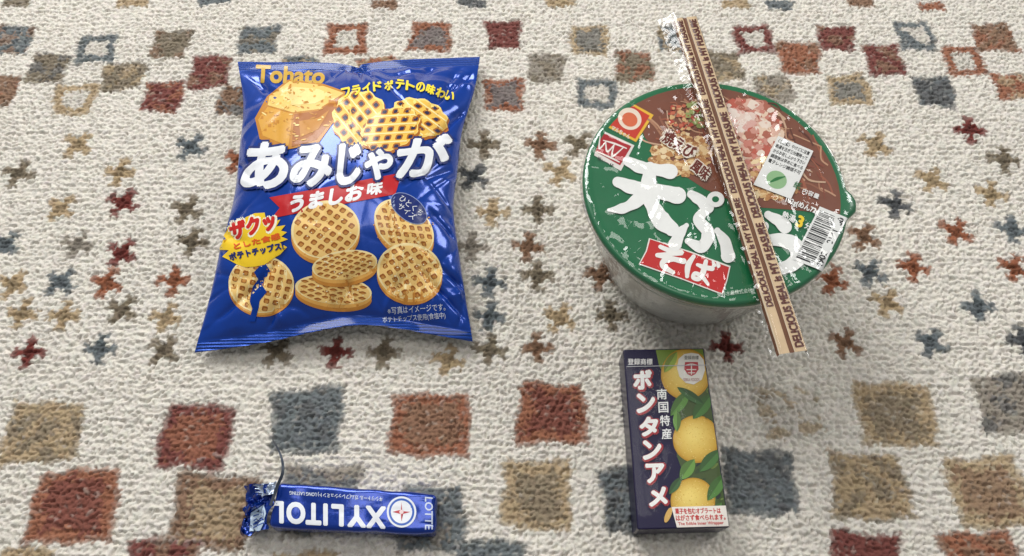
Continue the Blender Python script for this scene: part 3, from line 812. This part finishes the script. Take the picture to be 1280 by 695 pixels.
# ================================================================== RUG
RUST = (148, 92, 66); RED = (114, 54, 48); SLT = (102, 109, 112); OLV = (124, 112, 94); TAN = (172, 150, 118); BRN = (132, 101, 79); TAU = (145, 136, 124); DSL = (86, 88, 90); LT = (206, 200, 189); WH = (221, 215, 204)
SQ = [ # px,py,w,h,c1,c2,mode
 (15,50,46,36,SLT,BRN,'mix'),(120,60,46,34,SLT,LT,'ring'),(213,55,46,34,OLV,BRN,'mix'),(323,50,48,34,SLT,OLV,'mix'),(433,48,50,38,RUST,LT,'ring'),(538,45,50,36,RUST,SLT,'core'),(629,43,42,34,RED,RED,'mix'),(737,50,46,36,TAN,SLT,'core'),(845,48,44,34,SLT,TAN,'mix'),(942,48,46,34,RED,LT,'ring'),(1046,48,44,30,RED,BRN,'mix'),(1144,45,44,36,SLT,LT,'ring2'),(1243,46,50,34,BRN,RUST,'mix'),
 (60,85,46,36,OLV,DSL,'mix'),(153,95,50,34,OLV,TAN,'mix'),(262,90,48,40,RED,BRN,'mix'),(370,90,46,38,SLT,TAN,'mix'),(470,90,46,38,RUST,TAN,'mix'),(683,85,44,36,TAU,OLV,'mix'),(793,83,46,38,OLV,RUST,'mix'),(905,82,44,36,OLV,TAN,'mix'),(999,72,50,38,RUST,BRN,'mix'),(1105,75,44,38,RED,BRN,'mix'),(1205,76,46,36,RUST,LT,'ring'),
 (3,113,36,36,BRN,RUST,'mix'),(93,124,50,38,TAN,LT,'ring'),(203,120,48,38,RED,RUST,'mix'),(297,125,48,38,BRN,SLT,'mix'),(630,118,48,40,RUST,SLT,'core'),(746,117,48,36,SLT,LT,'ring'),(968,110,46,32,TAU,TAN,'mix'),(1062,112,50,36,TAN,SLT,'core'),(1168,115,46,36,DSL,SLT,'mix'),(1265,108,42,32,RUST,TAN,'mix'),
 (53,540,94,76,TAN,OLV,'mix'),(245,545,87,80,RED,RUST,'core'),(383,525,85,80,SLT,DSL,'mix'),(538,530,98,78,RUST,BRN,'core'),(690,516,84,74,RUST,RED,'core'),(988,515,78,60,LT,TAN,'mix'),(1121,517,94,80,TAN,OLV,'core'),(1262,505,76,74,TAU,DSL,'mix'),
 (92,632,104,92,RUST,RED,'core'),(266,640,100,92,BRN,TAN,'core'),(400,625,96,84,TAU,SLT,'mix'),(540,648,80,80,SLT,TAU,'mix'),(671,618,84,86,TAN,OLV,'core'),(790,625,70,84,SLT,DSL,'mix'),(950,602,88,82,SLT,DSL,'mix'),(1087,608,92,82,TAN,OLV,'mix'),(1236,615,92,88,TAN,BRN,'core'),
 (200,705,84,60,RED,BRN,'mix'),(30,715,70,60,TAN,TAN,'mix'),(613,710,84,70,SLT,SLT,'mix'),(1085,700,86,70,RED,RED,'mix'),(1226,700,92,70,RUST,BRN,'mix'),(380,715,84,50,TAN,TAN,'mix'),
 (165,3,40,10,TAN,TAN,'mix'),(268,0,40,12,SLT,SLT,'mix'),(480,5,30,10,BRN,BRN,'mix'),(700,2,36,12,TAN,TAN,'mix'),(920,4,34,12,TAN,TAN,'mix'),(975,6,34,12,SLT,SLT,'mix'),(1165,8,34,10,RUST,RUST,'mix'),(1075,3,34,12,BRN,BRN,'mix'),(590,3,34,10,DSL,SLT,'mix'),(20,2,34,12,OLV,OLV,'mix'),
]
FL = [(97,180,TAN),(238,183,SLT),(605,180,OLV),(676,181,BRN),(1095,180,TAN),(1212,163,RED),(22,216,OLV),(592,220,DSL),(150,215,TAN),(700,215,TAN),
 (75,260,TAN),(153,253,RED),(233,262,OLV),(672,262,OLV),(616,265,TAN),(1118,255,DSL),(1240,242,TAN),(1165,225,TAN),(5,305,SLT),(96,305,TAU),(152,315,RED),(240,302,OLV),(660,308,BRN),(590,308,TAU),(1195,290,RUST),(1266,286,SLT),(1080,296,BRN),
 (75,352,SLT),(133,354,RUST),(217,350,RUST),(612,353,SLT),(672,345,OLV),(752,345,BRN),(1088,340,SLT),(1142,335,RUST),(1268,335,RUST),(1040,350,RUST),(15,355,TAN),
 (152,387,OLV),(207,397,TAN),(80,394,TAN),(612,395,SLT),(700,398,TAN),(764,395,OLV),(1222,383,SLT),(1110,378,TAN),(28,392,TAN),(36,441,RED),(125,435,SLT),(204,438,OLV),(345,440,OLV),(612,437,OLV),(672,434,BRN),(908,433,RED),(1165,428,SLT),(1058,428,BRN),(1278,425,DSL),(560,450,TAN),(725,180,OLV),(300,200,RUST),(420,250,SLT),(500,330,TAN),(420,440,RED),(850,300,SLT),(480,440,OLV),(1255,200,OLV)]
def build_rug():
    rng = np.random.default_rng(5)
    X0, X1, Y0, Y1, res = -440., 440., 0., 530., .62
    nx = int((X1-X0)/res); ny = int((Y1-Y0)/res)
    key = np.full(nx*ny, -1, dtype=np.int64)
    def tufts(sp, jit, rowy):
        gx, gy = np.meshgrid(np.arange(X0+4, X1-4, sp), np.arange(Y0+4, Y1-4, rowy))
        gx = gx.ravel()+rng.uniform(-jit, jit, gx.size); gy = gy.ravel()+rng.uniform(-jit, jit, gy.size)*.85
        return gx, gy
    ax, ay = tufts(2.6, .8, 2.6); bx, by = tufts(1.95, 1.1, 2.1)
    tx = np.concatenate([ax, bx]); ty = np.concatenate([ay, by])
    n = tx.size; isb = np.arange(n) >= ax.size
    Lh = np.where(isb, rng.uniform(1.1, 2.3, n), 2.9); Wh = np.where(isb, rng.uniform(.7, 1.08, n), 2.9)
    patch = .28*np.sin(tx/6.1+2*np.sin(ty/8))*np.sin(ty/5.3+1.7*np.sin(tx/9))
    h0 = np.where(isb, rng.uniform(-1.35, -.35, n)+patch, rng.uniform(-2.2, -1.85, n))
    hh = np.where(isb, .86, .8)
    an = rng.normal(0, .95, n); cur = np.where(isb, rng.uniform(-.2, .2, n), 0)
    ca, sa = np.cos(an), np.sin(an)
    ix = np.round((tx-X0)/res).astype(int); iy = np.round((ty-Y0)/res).astype(int)
    ids = np.arange(n, dtype=np.int64)
    for dy in range(-5, 6):
        for dx in range(-5, 6):
            cx = ix+dx; cy = iy+dy
            lx = X0+cx*res-tx; ly = Y0+cy*res-ty
            a = lx*ca+ly*sa; b = -lx*sa+ly*ca-cur*a*a
            q = 1-(a/Lh)**2-(b/Wh)**2
            ok = (q > 0) & (cx >= 0) & (cx < nx) & (cy >= 0) & (cy < ny)
            z = h0[ok]+hh[ok]*np.sqrt(q[ok])
            k = (np.round((z+8)*10000).astype(np.int64) << 20) | ids[ok]
            np.maximum.at(key, cy[ok]*nx+cx[ok], k)
    hz = np.where(key < 0, -2.0, (key >> 20)/10000.-8); tid = np.where(key < 0, 0, key & ((1 << 20)-1))
    col = np.tile(np.array(S(*WH)), (n, 1))
    jx = tx+rng.normal(0, .45, n)+.9*np.sin(ty/4.1+np.sin(tx/17)*3); jy = ty+rng.normal(0, .45, n)+.9*np.sin(tx/4.7+np.sin(ty/15)*3)
    kx = tx+rng.normal(0, .3, n); ky = ty+rng.normal(0, .3, n)
    mixr = rng.random(n)
    def nz(x, y, s): return np.sin(x*s+1.3*np.sin(y*s*.7))*np.sin(y*s*1.1+1.7*np.sin(x*s*.6))
    for k, (px, py, w, h, c1, c2, mode) in enumerate(SQ):
        c = gp(px, py); e = gp(px+w/2, py); d = gp(px, py+h/2); hw = e.x-c.x; hl = abs(c.y-d.y)
        a = .06*math.sin(k*2.3)
        dx_ = jx-c.x; dy_ = jy-c.y
        u = (dx_*math.cos(a)+dy_*math.sin(a))/hw; v = (-dx_*math.sin(a)+dy_*math.cos(a))/hl
        u = u*(1+.07*math.sin(k*1.7)*v); v = v*(1+.07*math.cos(k*1.3)*u)
        r = np.maximum(np.abs(u), np.abs(v)); ins = r < 1.04
        c1 = np.array(S(*c1)); c2 = np.array(S(*c2))
        if mode in ('mix', 'core'): c2 = .75*c2+.25*c1
        if mode == 'mix': s = (nz(jx+px, jy, .22)+(mixr-.5)*.9) > .25
        elif mode == 'ring': s = r < .56
        elif mode == 'ring2': s = (u+v > -.2) & (r < .66)
        else: s = (r+(mixr-.5)*.3+.15*nz(jx, jy, .2)) < .68
        cc = np.where(s[:, None], c2, c1)
        edge = np.clip((r-.9)/.15, 0, 1)*.45
        fade = np.clip(np.where(mixr > .92, .3, .05)+edge, 0, .8)[:, None]
        cc = cc*(1-fade)+np.array(S(*LT))*fade
        col[ins] = cc[ins]
    for (px, py, c) in FL:
        p = gp(px, py); rr = (gp(px+21.5, py).x-p.x)
        u = (kx-p.x)/rr; v = (ky-p.y)/rr
        a = .30+.3*math.sin(px*1.7); U = u*math.cos(a)-v*math.sin(a); V = u*math.sin(a)+v*math.cos(a)
        th = np.arctan2(V, U); r = np.hypot(U, V)
        ins = (r < .48) | ((r < 1.0) & (np.abs(np.sin(2*th)) < .70))
        cc = np.array(S(*c)); fade = np.clip((r-.6)/.5, 0, 1)*.3
        fc_ = cc[None, :]*(1-fade[:, None])+np.array(S(*LT))*fade[:, None]
        col[ins] = fc_[ins]
        core = r < .30
        col[core] = cc*.62
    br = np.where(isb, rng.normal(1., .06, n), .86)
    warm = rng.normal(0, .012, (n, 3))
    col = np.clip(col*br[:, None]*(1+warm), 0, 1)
    # the deep yarn takes the colour of the motif above it too
    vx = X0+np.arange(nx)*res; vy = Y0+np.arange(ny)*res
    VX, VY = np.meshgrid(vx, vy)
    wob = .5*np.sin(VX/37+np.sin(VY/29))+.4*np.sin(VY/23+VX/51)
    rib = .2*np.sin(2*np.pi*VY/4.2+.9*np.sin(VX/31)+1.2*np.sin(VX/11))
    co = np.stack([VX.ravel(), VY.ravel(), hz+wob.ravel()*.7+rib.ravel()+.2], 1).astype(np.float32)*MM
    me = bpy.data.meshes.new('rug')
    me.vertices.add(nx*ny); me.vertices.foreach_set('co', co.ravel())
    i = np.arange((nx-1)*(ny-1)); r_ = i//(nx-1); c_ = i % (nx-1); a = r_*nx+c_
    fc = np.stack([a, a+1, a+1+nx, a+nx], 1).astype(np.int32)
    me.loops.add(fc.size); me.loops.foreach_set('vertex_index', fc.ravel())
    me.polygons.add(len(fc)); me.polygons.foreach_set('loop_start', np.arange(0, fc.size, 4, dtype=np.int32))
    me.polygons.foreach_set('use_smooth', np.ones(len(fc), dtype=bool))
    me.update(); me.validate()
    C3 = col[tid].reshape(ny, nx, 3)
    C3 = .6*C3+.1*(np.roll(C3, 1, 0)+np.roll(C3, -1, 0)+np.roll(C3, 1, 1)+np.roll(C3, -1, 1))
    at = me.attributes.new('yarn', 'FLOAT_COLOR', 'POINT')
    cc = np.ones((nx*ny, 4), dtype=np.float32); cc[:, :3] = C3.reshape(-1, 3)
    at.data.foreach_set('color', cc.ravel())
    m = bpy.data.materials.new('woven_wool'); m.use_nodes = True; nt = m.node_tree; b = nt.nodes['Principled BSDF']
    an_ = nt.nodes.new('ShaderNodeAttribute'); an_.attribute_name = 'yarn'
    tc = nt.nodes.new('ShaderNodeTexCoord'); no = nt.nodes.new('ShaderNodeTexNoise'); no.inputs['Scale'].default_value = 1300; no.inputs['Detail'].default_value = 3
    nt.links.new(tc.outputs['Object'], no.inputs['Vector'])
    mr = nt.nodes.new('ShaderNodeMapRange'); mr.inputs['To Min'].default_value = .8; mr.inputs['To Max'].default_value = 1.18
    nt.links.new(no.outputs['Fac'], mr.inputs['Value'])
    hv = nt.nodes.new('ShaderNodeHueSaturation'); nt.links.new(an_.outputs['Color'], hv.inputs['Color']); nt.links.new(mr.outputs[0], hv.inputs['Value'])
    nt.links.new(hv.outputs[0], b.inputs['Base Color']); b.inputs['Roughness'].default_value = .95; b.inputs['Specular IOR Level'].default_value = .15
    b.inputs['Sheen Weight'].default_value = .1
    bp = nt.nodes.new('ShaderNodeBump'); bp.inputs['Strength'].default_value = .4; bp.inputs['Distance'].default_value = .0004
    nt.links.new(no.outputs['Fac'], bp.inputs['Height']); nt.links.new(bp.outputs[0], b.inputs['Normal'])
    me.materials.append(m)
    o = bpy.data.objects.new('rug', me); COL.objects.link(o)
    o['kind'] = 'structure'; o['label'] = 'cream wool rug with rust, slate and tan woven squares and small stars'; o['category'] = 'rug'
    fl = part('floor', [(-1500, -1000, -6), (1500, -1000, -6), (1500, 2000, -6), (-1500, 2000, -6)], [[0, 1, 2, 3]], mat('beige_floor', (170, 150, 125), .6), None)
    fl['kind'] = 'structure'

build_bag(); build_bowl(); build_sticks(); build_box(); build_gum(); build_rug()

# ------------------------------------------------------------------ light
w = bpy.data.worlds.new('World'); bpy.context.scene.world = w; w.use_nodes = True
bg = w.node_tree.nodes['Background']; bg.inputs[0].default_value = (.95, .98, 1.0, 1); bg.inputs[1].default_value = .21
def area(name, loc, target, sx, sy, e, col):
    l = bpy.data.lights.new(name, 'AREA'); l.shape = 'RECTANGLE'; l.size = sx; l.size_y = sy; l.energy = e; l.color = col
    o = bpy.data.objects.new(name, l); COL.objects.link(o); o.location = loc
    o.rotation_euler = (Vector(target)-Vector(loc)).to_track_quat('-Z', 'Y').to_euler()
area('window_light', (-.6, 1.35, 1.05), (0, .25, 0), .95, .75, 24, (.99, .99, .98))
area('side_highlight_light', (1.35, 1.0, 1.0), (0, .25, 0), .6, .6, 9, (.99, .99, .98))  # unseen second lamp, added at right for crisp reflection highlights
area('overhead_fill_light', (.0, .45, 1.9), (0, .25, 0), .8, .8, 8, (1, .97, .93))  # soft overhead fill, added above the frame to brighten the whole scene

cd = bpy.data.cameras.new('camera'); cam = bpy.data.objects.new('camera', cd); COL.objects.link(cam)
cam.location = (0, 0, HC*MM); cam.rotation_euler = (math.pi/2-PITCH, 0, 0)
cd.sensor_width = 36; cd.lens = F/1280*36; cd.clip_start = .01; cd.clip_end = 50
sc = bpy.context.scene; sc.camera = cam
sc.view_settings.view_transform = 'Standard'; sc.view_settings.look = 'None'; sc.view_settings.exposure = 0
